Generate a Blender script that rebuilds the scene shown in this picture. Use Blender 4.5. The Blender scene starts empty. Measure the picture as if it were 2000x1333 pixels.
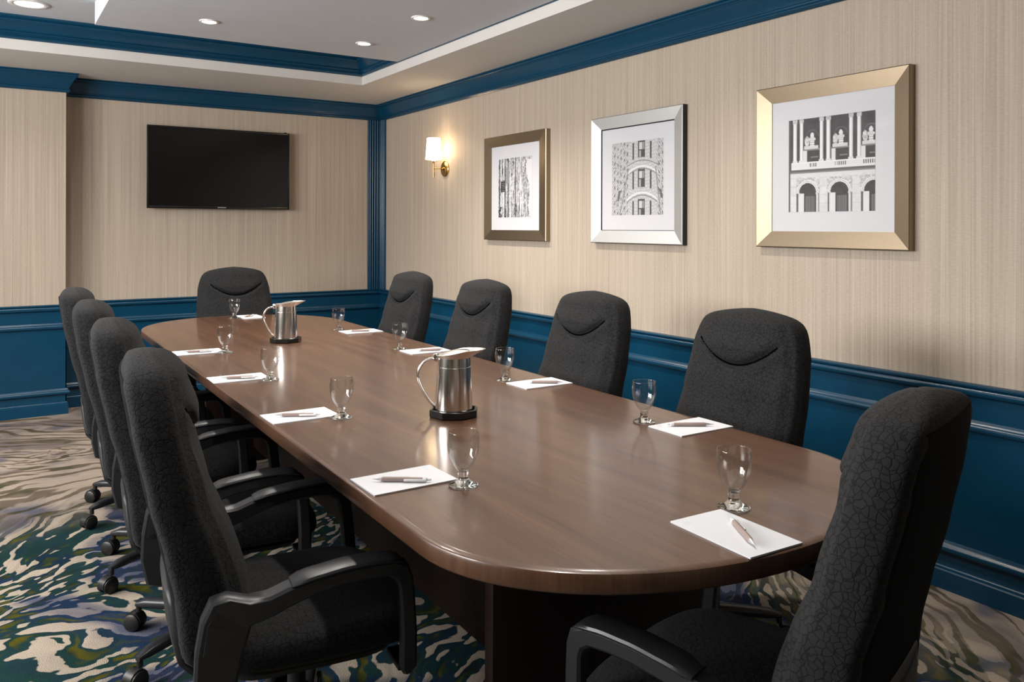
import bpy, bmesh, math, random
import numpy as np
from mathutils import Vector, Matrix

C = bpy.context.scene.collection
SC = bpy.context.scene
PI = math.pi
R = math.radians

# ------------------------------------------------------------------ camera
F_PX, CY, YAW, ROLL, EYE = 1594.2, 442.43, .575533, .002817, 1.32
fw = Vector((math.sin(YAW), math.cos(YAW), 0))
rt = Vector((math.cos(YAW), -math.sin(YAW), 0))
up = Vector((0, 0, 1))
rt2 = math.cos(ROLL) * rt + math.sin(ROLL) * up
up2 = -math.sin(ROLL) * rt + math.cos(ROLL) * up
cam = bpy.data.cameras.new('camera')
cam.sensor_width = 36
cam.lens = F_PX / 2000 * 36
cam.shift_y = -(666.5 - CY) / 2000
cam.clip_start = .05
camo = bpy.data.objects.new('camera', cam)
m = Matrix((rt2, up2, -fw)).transposed().to_4x4()
m.translation = (0, 0, EYE)
camo.matrix_world = m
C.objects.link(camo)
SC.camera = camo

# ------------------------------------------------------------------ world, exposure, large lights
w = bpy.data.worlds.new('world')
SC.world = w
w.use_nodes = True
w.node_tree.nodes['Background'].inputs[0].default_value = (.75, .85, 1, 1)
w.node_tree.nodes['Background'].inputs[1].default_value = .6
vs = SC.view_settings
vs.view_transform = 'Standard'
vs.look = 'None'
vs.exposure = 0.10
vs.gamma = 1
vs.use_curve_mapping = False


def area(name, loc, rot, sx, sy, power, col):
    l = bpy.data.lights.new(name, 'AREA')
    l.shape = 'RECTANGLE'
    l.size, l.size_y, l.energy, l.color = sx, sy, power, col
    o = bpy.data.objects.new(name, l)
    o.location, o.rotation_euler = loc, rot
    C.objects.link(o)
    return o


# daylight from unseen windows added in the left wall to supply room light
XL, XR, YF, YB = -2.2, 2.96, -2.2, 6.70
WIN = ((1.5, 3.0), (3.3, 4.8))
for i, (a, b) in enumerate(WIN):
    area('added_window_light', (XL - .10, (a + b) / 2, 1.76), (0, R(-90), 0), .96, b - a - .04, 112, (1, .985, .965))

# ------------------------------------------------------------------ materials
MATS = {}


class NT:
    def __init__(s, name):
        s.m = bpy.data.materials.new(name)
        s.m.use_nodes = True
        s.t = s.m.node_tree
        s.b = s.t.nodes['Principled BSDF']
        MATS[name] = s.m

    def n(s, typ, **kw):
        o = s.t.nodes.new(typ)
        for k, v in kw.items():
            setattr(o, k, v)
        return o

    def put(s, sock, v):
        if hasattr(v, 'is_output') or isinstance(v, bpy.types.NodeSocket):
            s.t.links.new(v, sock)
        else:
            if isinstance(v, (tuple, list)) and len(v) == 3 and sock.type == 'RGBA':
                v = (*v, 1)
            sock.default_value = v

    def math(s, op, a, b=0.0, c=0.0):
        o = s.n('ShaderNodeMath', operation=op)
        s.put(o.inputs[0], a)
        s.put(o.inputs[1], b)
        s.put(o.inputs[2], c)
        return o.outputs[0]

    def mix(s, f, a, b, blend='MIX'):
        o = s.n('ShaderNodeMix', data_type='RGBA', blend_type=blend)
        s.put(o.inputs[0], f)
        s.put(o.inputs[6], a)
        s.put(o.inputs[7], b)
        return o.outputs[2]

    def vm(s, op, a, b):
        o = s.n('ShaderNodeVectorMath', operation=op)
        s.put(o.inputs[0], a)
        s.put(o.inputs[1], b)
        return o.outputs[0]

    def xyz(s, v):
        o = s.n('ShaderNodeSeparateXYZ')
        s.put(o.inputs[0], v)
        return o.outputs

    def comb(s, x, y, z=0.0):
        o = s.n('ShaderNodeCombineXYZ')
        for i, q in enumerate((x, y, z)):
            s.put(o.inputs[i], q)
        return o.outputs[0]

    def noise(s, v, scale, detail=2.0, rough=.5, out=0):
        o = s.n('ShaderNodeTexNoise')
        s.put(o.inputs['Vector'], v)
        o.inputs['Scale'].default_value = scale
        o.inputs['Detail'].default_value = detail
        o.inputs['Roughness'].default_value = rough
        return o.outputs[out]

    def step(s, v, lo, hi):
        o = s.n('ShaderNodeMapRange', interpolation_type='SMOOTHSTEP')
        s.put(o.inputs[0], v)
        s.put(o.inputs[1], lo)
        s.put(o.inputs[2], hi)
        return o.outputs[0]

    def ramp(s, v, stops):
        o = s.n('ShaderNodeValToRGB')
        s.put(o.inputs[0], v)
        e = o.color_ramp.elements
        while len(e) < len(stops):
            e.new(.5)
        for k, (p, c) in zip(e, stops):
            k.position = p
            k.color = (*c, 1)
        return o.outputs[0]

    def pos(s):
        return s.n('ShaderNodeNewGeometry').outputs['Position']

    def objc(s):
        return s.n('ShaderNodeTexCoord').outputs['Object']

    def bump(s, h, strength, dist=.002):
        o = s.n('ShaderNodeBump')
        s.put(o.inputs['Height'], h)
        o.inputs['Strength'].default_value = strength
        o.inputs['Distance'].default_value = dist
        s.t.links.new(o.outputs[0], s.b.inputs['Normal'])

    def set(s, **kw):
        names = dict(col='Base Color', rough='Roughness', metal='Metallic', spec='Specular IOR Level', coat='Coat Weight',
                     crough='Coat Roughness', sheen='Sheen Weight', em='Emission Color', ems='Emission Strength', ior='IOR')
        for k, v in kw.items():
            s.put(s.b.inputs[names[k]], v)
        return s


def simple(name, col, rough=.5, metal=0, var=.06, scale=30, **kw):
    """plain finish with a slight mottling so that no surface is perfectly flat in colour"""
    t = NT(name)
    f = t.noise(t.objc(), scale, 3)
    t.set(col=t.mix(f, tuple(c * (1 - var) for c in col), tuple(min(c * (1 + var), 1) for c in col)), rough=rough, metal=metal, **kw)
    return t.m


# wallpaper: vertical strie with a fine woven crosswise ripple
t = NT('wallpaper')
x, y, z = t.xyz(t.pos())
s_ = t.math('ADD', x, y)
v1 = t.comb(t.math('MULTIPLY', s_, 130), t.math('MULTIPLY', z, .9))
v2 = t.comb(t.math('MULTIPLY', s_, 38), t.math('MULTIPLY', z, .35), 3)
v3 = t.comb(t.math('MULTIPLY', s_, 60), t.math('MULTIPLY', z, 230), 7)
n1, n2, n3 = t.noise(v1, 1, 2), t.noise(v2, 1, 2), t.noise(v3, 1, 1)
f = t.math('ADD', t.math('MULTIPLY', n1, .50), t.math('ADD', t.math('MULTIPLY', n2, .28), t.math('MULTIPLY', n3, .22)))
t.set(col=t.ramp(f, [(.30, (.33, .275, .215)), (.5, (.435, .365, .292)), (.70, (.53, .455, .375))]), rough=.62, spec=.3)
t.bump(f, .25, .002)

t = NT('blue_paint')
n = t.noise(t.pos(), 9, 3)
t.set(col=t.mix(n, (.0022, .039, .082), (.0030, .050, .104)), rough=.27, spec=.42)
t.bump(t.noise(t.pos(), 60, 2), .04, .002)

t = NT('ceiling_paint')
t.set(col=t.mix(t.noise(t.pos(), 4, 3), (.515, .535, .575), (.565, .585, .625)), rough=.8)
t.bump(t.noise(t.pos(), 220, 2), .05, .001)
t = NT('soffit_paint')
t.set(col=t.mix(t.noise(t.pos(), 4, 3), (.58, .56, .535), (.64, .62, .595)), rough=.8)
t.bump(t.noise(t.pos(), 220, 2), .05, .001)

# carpet: swirling strokes in navy, teal and olive on cream and mauve, calmer taupe ripples elsewhere
t = NT('carpet')
p = t.pos()
warp = t.vm('SUBTRACT', t.noise(p, .8, 1, out=1), (.5, .5, .5))
q = t.vm('ADD', p, t.vm('MULTIPLY', warp, (1.5, 1.5, 0)))
warp2 = t.vm('SUBTRACT', t.noise(p, 4.5, 1, out=1), (.5, .5, .5))
q = t.vm('ADD', q, t.vm('MULTIPLY', warp2, (.16, .16, 0)))
warp3 = t.vm('SUBTRACT', t.noise(p, 26, 1, out=1), (.5, .5, .5))
q = t.vm('ADD', q, t.vm('MULTIPLY', warp3, (.018, .018, 0)))
qx, qy, qz = t.xyz(q)
px, py, pz = t.xyz(p)
dg = t.math('ADD', t.math('MULTIPLY', qx, .80), t.math('MULTIPLY', qy, .60))
dh = t.math('SUBTRACT', t.math('MULTIPLY', qy, .80), t.math('MULTIPLY', qx, .60))
st = t.noise(t.comb(t.math('MULTIPLY', dg, 8.5), t.math('MULTIPLY', dh, 21)), 1, .8)
# taupe ripples run round a centre near the pier
rx, ry = t.math('SUBTRACT', qx, .15), t.math('SUBTRACT', qy, 5.3)
rad = t.math('SQRT', t.math('ADD', t.math('MULTIPLY', rx, rx), t.math('MULTIPLY', t.math('MULTIPLY', ry, ry), 1.6)))
ang = t.math('ARCTAN2', ry, rx)
st2 = t.noise(t.comb(t.math('MULTIPLY', ang, 2.2), t.math('MULTIPLY', rad, 15), 5), 1, .8)
huge = t.noise(p, .75, 1)
hue = t.noise(t.vm('ADD', p, (3.1, 1.7, 0)), 4.2, 2)
hue2 = t.noise(t.vm('ADD', q, (9.1, 4.7, 0)), 2.3, 2)
zone = t.step(t.math('ADD', t.math('MULTIPLY', t.math('SUBTRACT', 4.25, py), .85), t.math('MULTIPLY', t.math('SUBTRACT', huge, .5), 1.6)), -.20, .40)
zone = t.math('MULTIPLY', zone, t.step(t.math('SUBTRACT', 2.60, px), -.2, .4))
cream = t.mix(t.step(hue2, .44, .66), (.38, .315, .255), (.19, .160, .158))
cream = t.mix(t.math('MULTIPLY', t.step(hue, .53, .72), .8), cream, (.085, .092, .135))
calm = t.mix(t.math('MULTIPLY', t.step(st2, .515, .56), .88), cream, t.mix(t.step(hue, .45, .62), (.130, .098, .070), (.050, .046, .018)))
edge = t.ramp(hue2, [(.34, (.008, .028, .050)), (.48, (.010, .040, .036)), (.58, (.012, .030, .075)), (.68, (.030, .036, .070))])
core = t.ramp(hue, [(.36, (.010, .030, .030)), (.47, (.020, .036, .018)), (.55, (.095, .085, .006)), (.66, (.030, .046, .018))])
dark = t.mix(t.step(st, .44, .36), edge, core)
mid = t.mix(t.step(hue2, .50, .62), (.46, .385, .305), (.11, .115, .165))
bold = t.mix(t.step(st, .53, .555), dark, mid)
col = t.mix(zone, calm, bold)
pile = t.noise(p, 330, 2)
col = t.mix(t.math('MULTIPLY', t.step(pile, .25, .75), .42), col, t.mix(.55, col, (0, 0, 0)))
t.set(col=col, rough=.95, spec=.1)
t.bump(t.math('ADD', pile, t.math('MULTIPLY', st, 3)), .6, .006)

# chair fabric: charcoal with a crackle of darker lines
t = NT('chair_fabric')
o = t.objc()
ow = t.vm('ADD', o, t.vm('MULTIPLY', t.vm('SUBTRACT', t.noise(o, 45, 2, out=1), (.5, .5, .5)), (.012, .012, .012)))
vo = t.n('ShaderNodeTexVoronoi', feature='DISTANCE_TO_EDGE')
t.put(vo.inputs['Vector'], ow)
vo.inputs['Scale'].default_value = 78
line = t.step(vo.outputs['Distance'], .02, .10)
weave = t.noise(o, 900, 2)
base = t.mix(weave, (.0105, .0109, .0118), (.0190, .0195, .0206))
t.set(col=t.mix(line, (.0050, .0052, .0058), base), rough=.85, spec=.20, sheen=.03)
t.bump(t.math('ADD', line, t.math('MULTIPLY', weave, .35)), .45, .0015)

t = NT('back_fabric')
weave = t.noise(t.objc(), 700, 2)
t.set(col=t.mix(weave, (.004, .004, .004), (.008, .008, .008)), rough=.9, spec=.1)
t.bump(weave, .3, .001)

t = NT('black_plastic')
n = t.noise(t.objc(), 400, 2)
t.set(col=t.mix(n, (.014, .015, .017), (.020, .021, .024)), rough=.36, spec=.5)
t.bump(n, .08, .0008)
t = NT('dark_plastic')
n = t.noise(t.objc(), 400, 2)
t.set(col=t.mix(n, (.008, .008, .009), (.013, .013, .014)), rough=.5, spec=.35)
simple('seam_shade_black', (.0012, .0012, .0012), .95, spec=.03)  # near-black tone for the shade inside the seam groove
simple('steel_tube', (.10, .10, .10), .3, 1)

# table wood: dark walnut laminate, fine grain along the table
t = NT('walnut')
p = t.pos()
x, y, z = t.xyz(p)
wv = t.vm('ADD', p, t.vm('MULTIPLY', t.vm('SUBTRACT', t.noise(p, 1.5, 2, out=1), (.5, .5, .5)), (.10, 0, 0)))
x2, _, _ = t.xyz(wv)
g1 = t.noise(t.comb(t.math('MULTIPLY', x2, 26), t.math('MULTIPLY', y, 1.1), z), 1, 4, .6)
g2 = t.noise(t.comb(t.math('MULTIPLY', x, 260), t.math('MULTIPLY', y, 9), z), 1, 2)
g = t.math('ADD', t.math('MULTIPLY', g1, .65), t.math('MULTIPLY', g2, .35))
t.set(col=t.ramp(g, [(.32, (.056, .024, .0115)), (.5, (.090, .041, .0205)), (.68, (.126, .061, .033))]), rough=.36, spec=.45, coat=.42, crough=.13)
t.bump(g2, .03, .0006)
t = NT('shaded_base_wood')  # table wood darkened in its colour for the shade under the top
g = t.noise(t.comb(t.math('MULTIPLY', x, 1), 0.0), 20, 2)
p = t.objc()
g = t.noise(t.vm('MULTIPLY', p, (60, 60, 2)), 1, 3)
t.set(col=t.mix(g, (.010, .005, .0035), (.022, .011, .007)), rough=.45, spec=.3)


def brushed(name, lo, hi, rough, sc=(14, 240, 240)):
    t = NT(name)
    g = t.noise(t.vm('MULTIPLY', t.objc(), sc), 1, 3)
    t.set(col=t.mix(g, lo, hi), rough=rough, metal=1)
    t.bump(g, .08, .0005)


brushed('bronze_h', (.29, .228, .155), (.35, .280, .198), .42)
brushed('silver_h', (.74, .76, .76), (.84, .86, .86), .48)
simple('black_lacquer', (.006, .006, .006), .3)
simple('mat_board', (.64, .64, .67), .9, var=.01)
simple('paper', (.68, .69, .72), .85, var=.01, scale=200)
simple('brass', (.52, .33, .12), .24, 1, var=.12)
simple('chrome', (.82, .78, .73), .17, 1, var=.03)
simple('satin_steel', (.93, .91, .87), .30, 1, var=.03)
simple('pen_taupe', (.30, .225, .205), .45)
simple('pen_silver', (.72, .72, .74), .22, .8)
simple('pen_clear', (.70, .70, .72), .25)
simple('tv_bezel', (.006, .006, .007), .22)
simple('tv_mark', (.6, .6, .6), .5)
simple('logo_ink', (.60, .65, .72), .8)
simple('trim_white', (.72, .71, .69), .4)
simple('caster_rubber', (.010, .010, .010), .45)
t = NT('tv_screen')
t.set(col=t.mix(t.noise(t.objc(), 3, 1), (.0035, .0035, .0035), (.006, .006, .006)), rough=.16, spec=.35)
t = NT('shade_linen')
tr = t.n('ShaderNodeBsdfTranslucent')
tr.inputs[0].default_value = (.93, .88, .80, 1)
wv = t.noise(t.vm('MULTIPLY', t.objc(), (500, 500, 500)), 1, 2)
t.set(col=t.mix(wv, (.80, .78, .74), (.90, .88, .84)), rough=.9, em=(1, .80, .54), ems=26)
mx = t.n('ShaderNodeMixShader')
mx.inputs[0].default_value = .88
t.t.links.new(t.b.outputs[0], mx.inputs[1])
t.t.links.new(tr.outputs[0], mx.inputs[2])
t.t.links.new(mx.outputs[0], t.t.nodes['Material Output'].inputs[0])


def emit(name, col, s):
    t = NT(name)
    t.set(col=(.9, .9, .9), em=t.mix(t.noise(t.objc(), 60, 1), col, tuple(min(1, c * 1.03) for c in col)), ems=s, rough=.4)


emit('lamp_glow', (1, .90, .74), 9)
emit('big_lamp_glow', (1, .91, .78), 2.6)
emit('bulb_glow', (1, .80, .55), 14)

t = NT('goblet_glass')
gl = t.n('ShaderNodeBsdfGlass')
gl.inputs['Roughness'].default_value = 0
gl.inputs['IOR'].default_value = 1.48
t.put(gl.inputs[0], t.mix(t.noise(t.objc(), 40, 1), (.975, .985, .975), (.985, .99, .985)))
t.t.links.new(gl.outputs[0], t.t.nodes['Material Output'].inputs[0])
t = NT('picture_glass')
tp = t.n('ShaderNodeBsdfTransparent')
tp.inputs[0].default_value = (.985, .985, .985, 1)
gs = t.n('ShaderNodeBsdfGlossy')
gs.inputs['Roughness'].default_value = .03
fr = t.n('ShaderNodeLayerWeight')
fr.inputs[0].default_value = .5
mx = t.n('ShaderNodeMixShader')
t.put(mx.inputs[0], t.math('ADD', .012, t.math('MULTIPLY', .5, t.math('POWER', fr.outputs['Facing'], 5))))
t.t.links.new(tp.outputs[0], mx.inputs[1])
t.t.links.new(gs.outputs[0], mx.inputs[2])
t.t.links.new(mx.outputs[0], t.t.nodes['Material Output'].inputs[0])
t = NT('bowl_glass')
tp = t.n('ShaderNodeBsdfTransparent')
tp.inputs[0].default_value = (.975, .98, .975, 1)
gs = t.n('ShaderNodeBsdfGlossy')
gs.inputs['Roughness'].default_value = .02
fr = t.n('ShaderNodeLayerWeight')
fr.inputs[0].default_value = .5
mx = t.n('ShaderNodeMixShader')
t.put(mx.inputs[0], t.math('ADD', .035, t.math('MULTIPLY', .75, t.math('POWER', fr.outputs['Facing'], 2.6))))
t.t.links.new(tp.outputs[0], mx.inputs[1])
t.t.links.new(gs.outputs[0], mx.inputs[2])
t.t.links.new(mx.outputs[0], t.t.nodes['Material Output'].inputs[0])
t = NT('photo_print')
va = t.n('ShaderNodeVertexColor', layer_name='ink')
t.set(col=va.outputs[0], rough=.7)

# ------------------------------------------------------------------ mesh helpers


def mk(name, verts, faces, mat, parent=None, smooth=False, loc=None):
    me = bpy.data.meshes.new(name)
    me.from_pydata([tuple(v) for v in verts], [], [tuple(f) for f in faces])
    bm = bmesh.new()
    bm.from_mesh(me)
    bmesh.ops.recalc_face_normals(bm, faces=bm.faces)
    bm.to_mesh(me)
    bm.free()
    me.materials.append(MATS[mat])
    if smooth:
        me.shade_smooth()
        if smooth != 'all':
            try:
                me.set_sharp_from_angle(angle=R(38))
            except Exception:
                pass
    o = bpy.data.objects.new(name, me)
    C.objects.link(o)
    if parent:
        o.parent = parent
    if loc is not None:
        o.location = loc
    return o


class MB:
    """collects shapes for one mesh"""

    def __init__(s):
        s.v, s.f = [], []

    def add(s, v, f):
        k = len(s.v)
        s.v += [tuple(q) for q in v]
        s.f += [tuple(i + k for i in q) for q in f]
        return s

    def box(s, a, b):
        (x0, y0, z0), (x1, y1, z1) = a, b
        return s.add([(x0, y0, z0), (x1, y0, z0), (x1, y1, z0), (x0, y1, z0), (x0, y0, z1), (x1, y0, z1), (x1, y1, z1), (x0, y1, z1)],
                     [(0, 3, 2, 1), (4, 5, 6, 7), (0, 1, 5, 4), (1, 2, 6, 5), (2, 3, 7, 6), (3, 0, 4, 7)])

    def bbox(s, a, b, r=.003, seg=2):
        bm = bmesh.new()
        t_ = MB().box(a, b)
        vs_ = [bm.verts.new(v) for v in t_.v]
        for f in t_.f:
            bm.faces.new([vs_[i] for i in f])
        bmesh.ops.recalc_face_normals(bm, faces=bm.faces)
        bmesh.ops.bevel(bm, geom=bm.edges[:], offset=r, segments=seg, profile=.5, affect='EDGES')
        bm.verts.index_update()
        s.add([v.co[:] for v in bm.verts], [[v.index for v in f.verts] for f in bm.faces])
        bm.free()
        return s

    def lathe(s, prof, n=32, axis='z', c=(0, 0, 0)):
        v, f = [], []
        for (r, h) in prof:
            for k in range(n):
                a = 2 * PI * k / n
                p = (r * math.cos(a), r * math.sin(a), h)
                if axis == 'x':
                    p = (p[2], p[0], p[1])
                elif axis == 'y':
                    p = (p[1], p[2], p[0])
                v.append((p[0] + c[0], p[1] + c[1], p[2] + c[2]))
        for i in range(len(prof) - 1):
            for k in range(n):
                k2 = (k + 1) % n
                f.append((i * n + k, i * n + k2, (i + 1) * n + k2, (i + 1) * n + k))
        if prof[0][0] > 1e-6:
            f.append(list(range(n))[::-1])
        if prof[-1][0] > 1e-6:
            f.append([(len(prof) - 1) * n + k for k in range(n)])
        return s.add(v, f)

    def tube(s, pts, rad, n=10, sx=1.0, sy=1.0):
        """tube through points; rad scalar or list"""
        P = [Vector(p) for p in pts]
        v, f = [], []
        ref = None
        for i, p in enumerate(P):
            d = (P[min(i + 1, len(P) - 1)] - P[max(i - 1, 0)]).normalized()
            if ref is None:
                ref = Vector((0, 0, 1)) if abs(d.z) < .9 else Vector((0, 1, 0))
            a = (ref - d * ref.dot(d)).normalized()
            b = d.cross(a)
            ref = a
            r = rad[i] if isinstance(rad, (list, tuple)) else rad
            for k in range(n):
                t_ = 2 * PI * k / n
                v.append(p + a * (r * sx * math.cos(t_)) + b * (r * sy * math.sin(t_)))
        for i in range(len(P) - 1):
            for k in range(n):
                k2 = (k + 1) % n
                f.append((i * n + k, i * n + k2, (i + 1) * n + k2, (i + 1) * n + k))
        f.append(list(range(n))[::-1])
        f.append([(len(P) - 1) * n + k for k in range(n)])
        return s.add(v, f)

    def prism(s, poly, z0, z1):
        n = len(poly)
        return s.add([(x, y, z0) for x, y in poly] + [(x, y, z1) for x, y in poly],
                     [list(range(n))[::-1], list(range(n, 2 * n))] + [(i, (i + 1) % n, n + (i + 1) % n, n + i) for i in range(n)])

    def loft(s, loops, close=True):
        n = len(loops[0])
        v = [p for l in loops for p in l]
        f = []
        for i in range(len(loops) - 1):
            for k in range(n):
                k2 = (k + 1) % n
                f.append((i * n + k, i * n + k2, (i + 1) * n + k2, (i + 1) * n + k))
        if close:
            f.append(list(range(n))[::-1])
            f.append([(len(loops) - 1) * n + k for k in range(n)])
        return s.add(v, f)

    def superell(s, c, a, e=(4, 4, 3), nu=32, nv=16):
        def sp(x, p):
            return math.copysign(abs(x) ** (2 / p), x)
        loops = []
        for i in range(1, nv):
            th = -PI / 2 + PI * i / nv
            loops.append([(c[0] + a[0] * sp(math.cos(th), e[2]) * sp(math.cos(2 * PI * k / nu), e[0]),
                           c[1] + a[1] * sp(math.cos(th), e[2]) * sp(math.sin(2 * PI * k / nu), e[1]),
                           c[2] + a[2] * sp(math.sin(th), e[2])) for k in range(nu)])
        return s.loft(loops)

    def build(s, name, mat, parent=None, smooth=True, loc=None):
        return mk(name, s.v, s.f, mat, parent, smooth, loc)


def tag(o, label, cat, group=None):
    o['label'], o['category'] = label, cat
    if group:
        o['group'] = group
    return o


def thing(name, label, cat, loc=(0, 0, 0), rotz=0, group=None):
    o = bpy.data.objects.new(name, None)
    o.empty_display_size = .1
    C.objects.link(o)
    o.location, o.rotation_euler = loc, (0, 0, rotz)
    return tag(o, label, cat, group)


def struct(o):
    o['kind'] = 'structure'
    return o


def dup(root, loc, rotz, label, group=None):
    def cp(o, par):
        c = o.copy()
        C.objects.link(c)
        c.parent = par
        for ch in o.children:
            cp(ch, c)
        return c
    r = cp(root, None)
    r.location, r.rotation_euler = loc, (0, 0, rotz)
    r['label'] = label
    if group:
        r['group'] = group
    return r


# ------------------------------------------------------------------ room shell
HS, HL, HC = 2.38, 2.443, 2.575          # soffit, lip top, ceiling
XC, YC = .49, 6.50                       # corner of the shallow pier beside the television wall
TX, TY = 2.396, 5.77                     # tray opening
WT = .12
struct(MB().box((XL - WT, YF - WT, -.1), (XR + WT, YB + WT, 0)).build('floor', 'carpet', smooth=False))
wr = struct(MB().box((XR, YF, 0), (XR + WT, YB + WT, 2.7)).build('wall_right', 'wallpaper', smooth=False))
wb = struct(MB().box((XC, YB, 0), (XR, YB + WT, 2.7)).build('wall_back', 'wallpaper', smooth=False))
wc = struct(MB().box((XL - WT, YC, 0), (XC, YB + WT, 2.7)).build('wall_pier', 'wallpaper', smooth=False))
wf = struct(MB().box((XL, YF - WT, 0), (XR + WT, YF, 2.7)).build('wall_front', 'wallpaper', smooth=False))
wl = MB().box((XL - WT, YF - WT, 0), (XL, YC, 1.26)).box((XL - WT, YF - WT, 2.26), (XL, YC, 2.7))
ys = [YF - WT] + [q for a in WIN for q in a] + [YC]
for a, b in zip(ys[0::2], ys[1::2]):
    wl.box((XL - WT, a, 1.26), (XL, b, 2.26))
struct(wl.build('wall_left', 'wallpaper', smooth=False))
DT = .006
MB().box((XR - DT, YF, 0), (XR - .0005, YB - DT, .74)).build('wainscot_panel', 'blue_paint', wr, False)
MB().box((XC + DT, YB - DT, 0), (XR - DT, YB - .0005, .74)).build('wainscot_panel', 'blue_paint', wb, False)
MB().box((XL, YC - DT, 0), (XC + DT, YC - .0005, .74)).box((XC + .0005, YC - DT, 0), (XC + DT, YB - DT, .74)).build('wainscot_panel', 'blue_paint', wc, False)

struct(MB().box((XL - WT, YF - WT, HC), (XR + WT, YB + WT, HC + .12)).build('ceiling', 'ceiling_paint', smooth=False))
so = MB()
so.box((XL, TY, HS), (XR, YB, HC)).box((TX, YF, HS), (XR, TY, HC)).box((XL, YF, HS), (-1.65, TY, HC)).box((-1.65, YF, HS), (TX, -1.65, HC))
struct(so.build('ceiling_soffit', 'soffit_paint', smooth=False))
PX0, PX1, PY1, PZ = .527, 2.384, 5.125, 2.447
struct(MB().box((PX0, -1.2, PZ), (PX1, PY1, HC)).build('ceiling_panel', 'ceiling_paint', smooth=False))


def sweep_runs(path, prof, names, mat, closed=False):
    """moulding profile (d into the room, z) along a plan path, one mitred object per wall"""
    P = [Vector(p) for p in path]
    n = len(P)
    seg = [(P[(i + 1) % n] - P[i]).normalized() for i in range(n if closed else n - 1)]
    nor = [Vector((-d.y, d.x)) for d in seg]
    mit = []
    for i in range(n):
        a = nor[i - 1] if (i > 0 or closed) else nor[0]
        b = nor[i % len(nor)] if (i < len(nor)) else nor[-1]
        mit.append((a + b) / (1 + a.dot(b)))
    out = []
    for i, d in enumerate(seg):
        j = (i + 1) % n
        loops = [[(P[k].x + mit[k].x * q[0], P[k].y + mit[k].y * q[0], q[1]) for q in prof] for k in (i, j)]
        o = MB().loft(loops).build(names[i], mat, None, True)
        out.append(struct(o))
    return out


path = [(XR, YF), (XR, YB), (XC, YB), (XC, YC), (XL, YC)]
side = ['right', 'back', 'pier_side', 'pier']


def arc(cx, cz, r, a0, a1, n=6):
    return [(cx + r * math.cos(R(a0 + (a1 - a0) * i / n)), cz + r * math.sin(R(a0 + (a1 - a0) * i / n))) for i in range(n + 1)]


tn = [0]


def trims(k):
    tn[0] += k
    return ['trim_%d' % (tn[0] - k + i + 1) for i in range(k)]


crown = [(0, 2.248), (.010, 2.248), (.014, 2.252)] + arc(.014, 2.262, .010, -80, 80, 5) + [(.017, 2.274), (.017, 2.280)] + \
        [(.020 + .036 * (i / 7) ** 1.25, 2.282 + .068 * (i / 7)) for i in range(8)] + [(.060, 2.351), (.060, 2.357)] + arc(.063, 2.365, .009, -70, 60, 5) + [(.074, 2.373), (.074, HS), (0, HS)]
sweep_runs(path, crown, trims(4), 'blue_paint')
rail = [(0, .715), (.008, .718), (.012, .722)] + arc(.012, .737, .016, -70, 60, 7) + [(.026, .754), (.030, .757), (.030, .762), (.026, .765), (0, .766)]
sweep_runs(path, rail, trims(4), 'blue_paint')
bead = [(DT, .592), (.010, .594)] + arc(.012, .610, .015, -85, 70, 8) + [(.014, .630), (.010, .637), (DT, .638)]
sweep_runs(path, bead, trims(4), 'blue_paint')
sweep_runs(path, [(d, z - .4585) for d, z in bead], trims(4), 'blue_paint')
base = [(0, 0), (.018, 0), (.018, .068), (.013, .072), (.012, .080), (.007, .085), (0, .086)]
sweep_runs(path, base, ['baseboard_' + s for s in side], 'blue_paint')
# crown inside the ceiling tray
tpath = [(TX, -1.65), (TX, TY), (-1.65, TY), (-1.65, -1.65)]
tcr = [(0, HL), (.004, HL), (.010, HL + .004)] + arc(.010, HL + .014, .009, -80, 80, 4) + [(.014, HL + .026), (.018, HL + .03)] + arc(.018, HL + .038, .008, -80, 80, 4) + \
      [(.022, HL + .049)] + [(.026 + .040 * (i / 5) ** 1.3, HL + .050 + .042 * i / 5) for i in range(6)] + [(.072, HL + .094)] + arc(.072, HL + .104, .009, -80, 70, 4) + [(.082, HL + .118), (.088, HL + .121), (.088, HC), (0, HC)]
sweep_runs(tpath, tcr, trims(4), 'blue_paint', True)
# reeded corner post between the two wallpapered walls
cp = MB()
CPX, CPY = 2.834, 6.585
cp.box((CPX, YB - .014, .766), (XR, YB, 2.25)).box((XR - .014, CPY, .766), (XR, YB - .014, 2.25))
for i, q in enumerate((.006, .022, .044, .066, .088, .104)):
    r_ = .006 if i in (0, 5) else .0095
    cp.lathe([(r_, .766), (r_, 2.25)], 12, c=(CPX + q, YB - .014, 0))
    cp.lathe([(r_, .766), (r_, 2.25)], 12, c=(XR - .014, CPY + q * .93, 0))
struct(cp.build('trim_corner_post', 'blue_paint'))

# ------------------------------------------------------------------ television
tv = thing('television', 'black flat-screen television hung on the papered end wall', 'television', (1.576, YB, 1.45))
hw, th_ = .541, .628
y0 = -.075
b = MB()
b.bbox((-hw, y0, 0), (-hw + .012, y0 + .03, th_), .002).bbox((hw - .012, y0, 0), (hw, y0 + .03, th_), .002)
b.bbox((-hw + .012, y0, th_ - .014), (hw - .012, y0 + .03, th_), .002).bbox((-hw + .012, y0, 0), (hw - .012, y0 + .03, .020), .002)
b.build('bezel', 'tv_bezel', tv)
MB().bbox((-hw + .004, y0 + .028, .006), (hw - .004, -.032, th_ - .006), .008).build('rear_housing', 'dark_plastic', tv)
MB().box((-hw + .012, y0 + .006, .020), (hw - .012, y0 + .02, th_ - .014)).build('screen', 'tv_screen', tv, False)
MB().box((-.2, -.033, .15), (.2, -.0005, .45)).build('wall_bracket', 'dark_plastic', tv, False)
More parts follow.
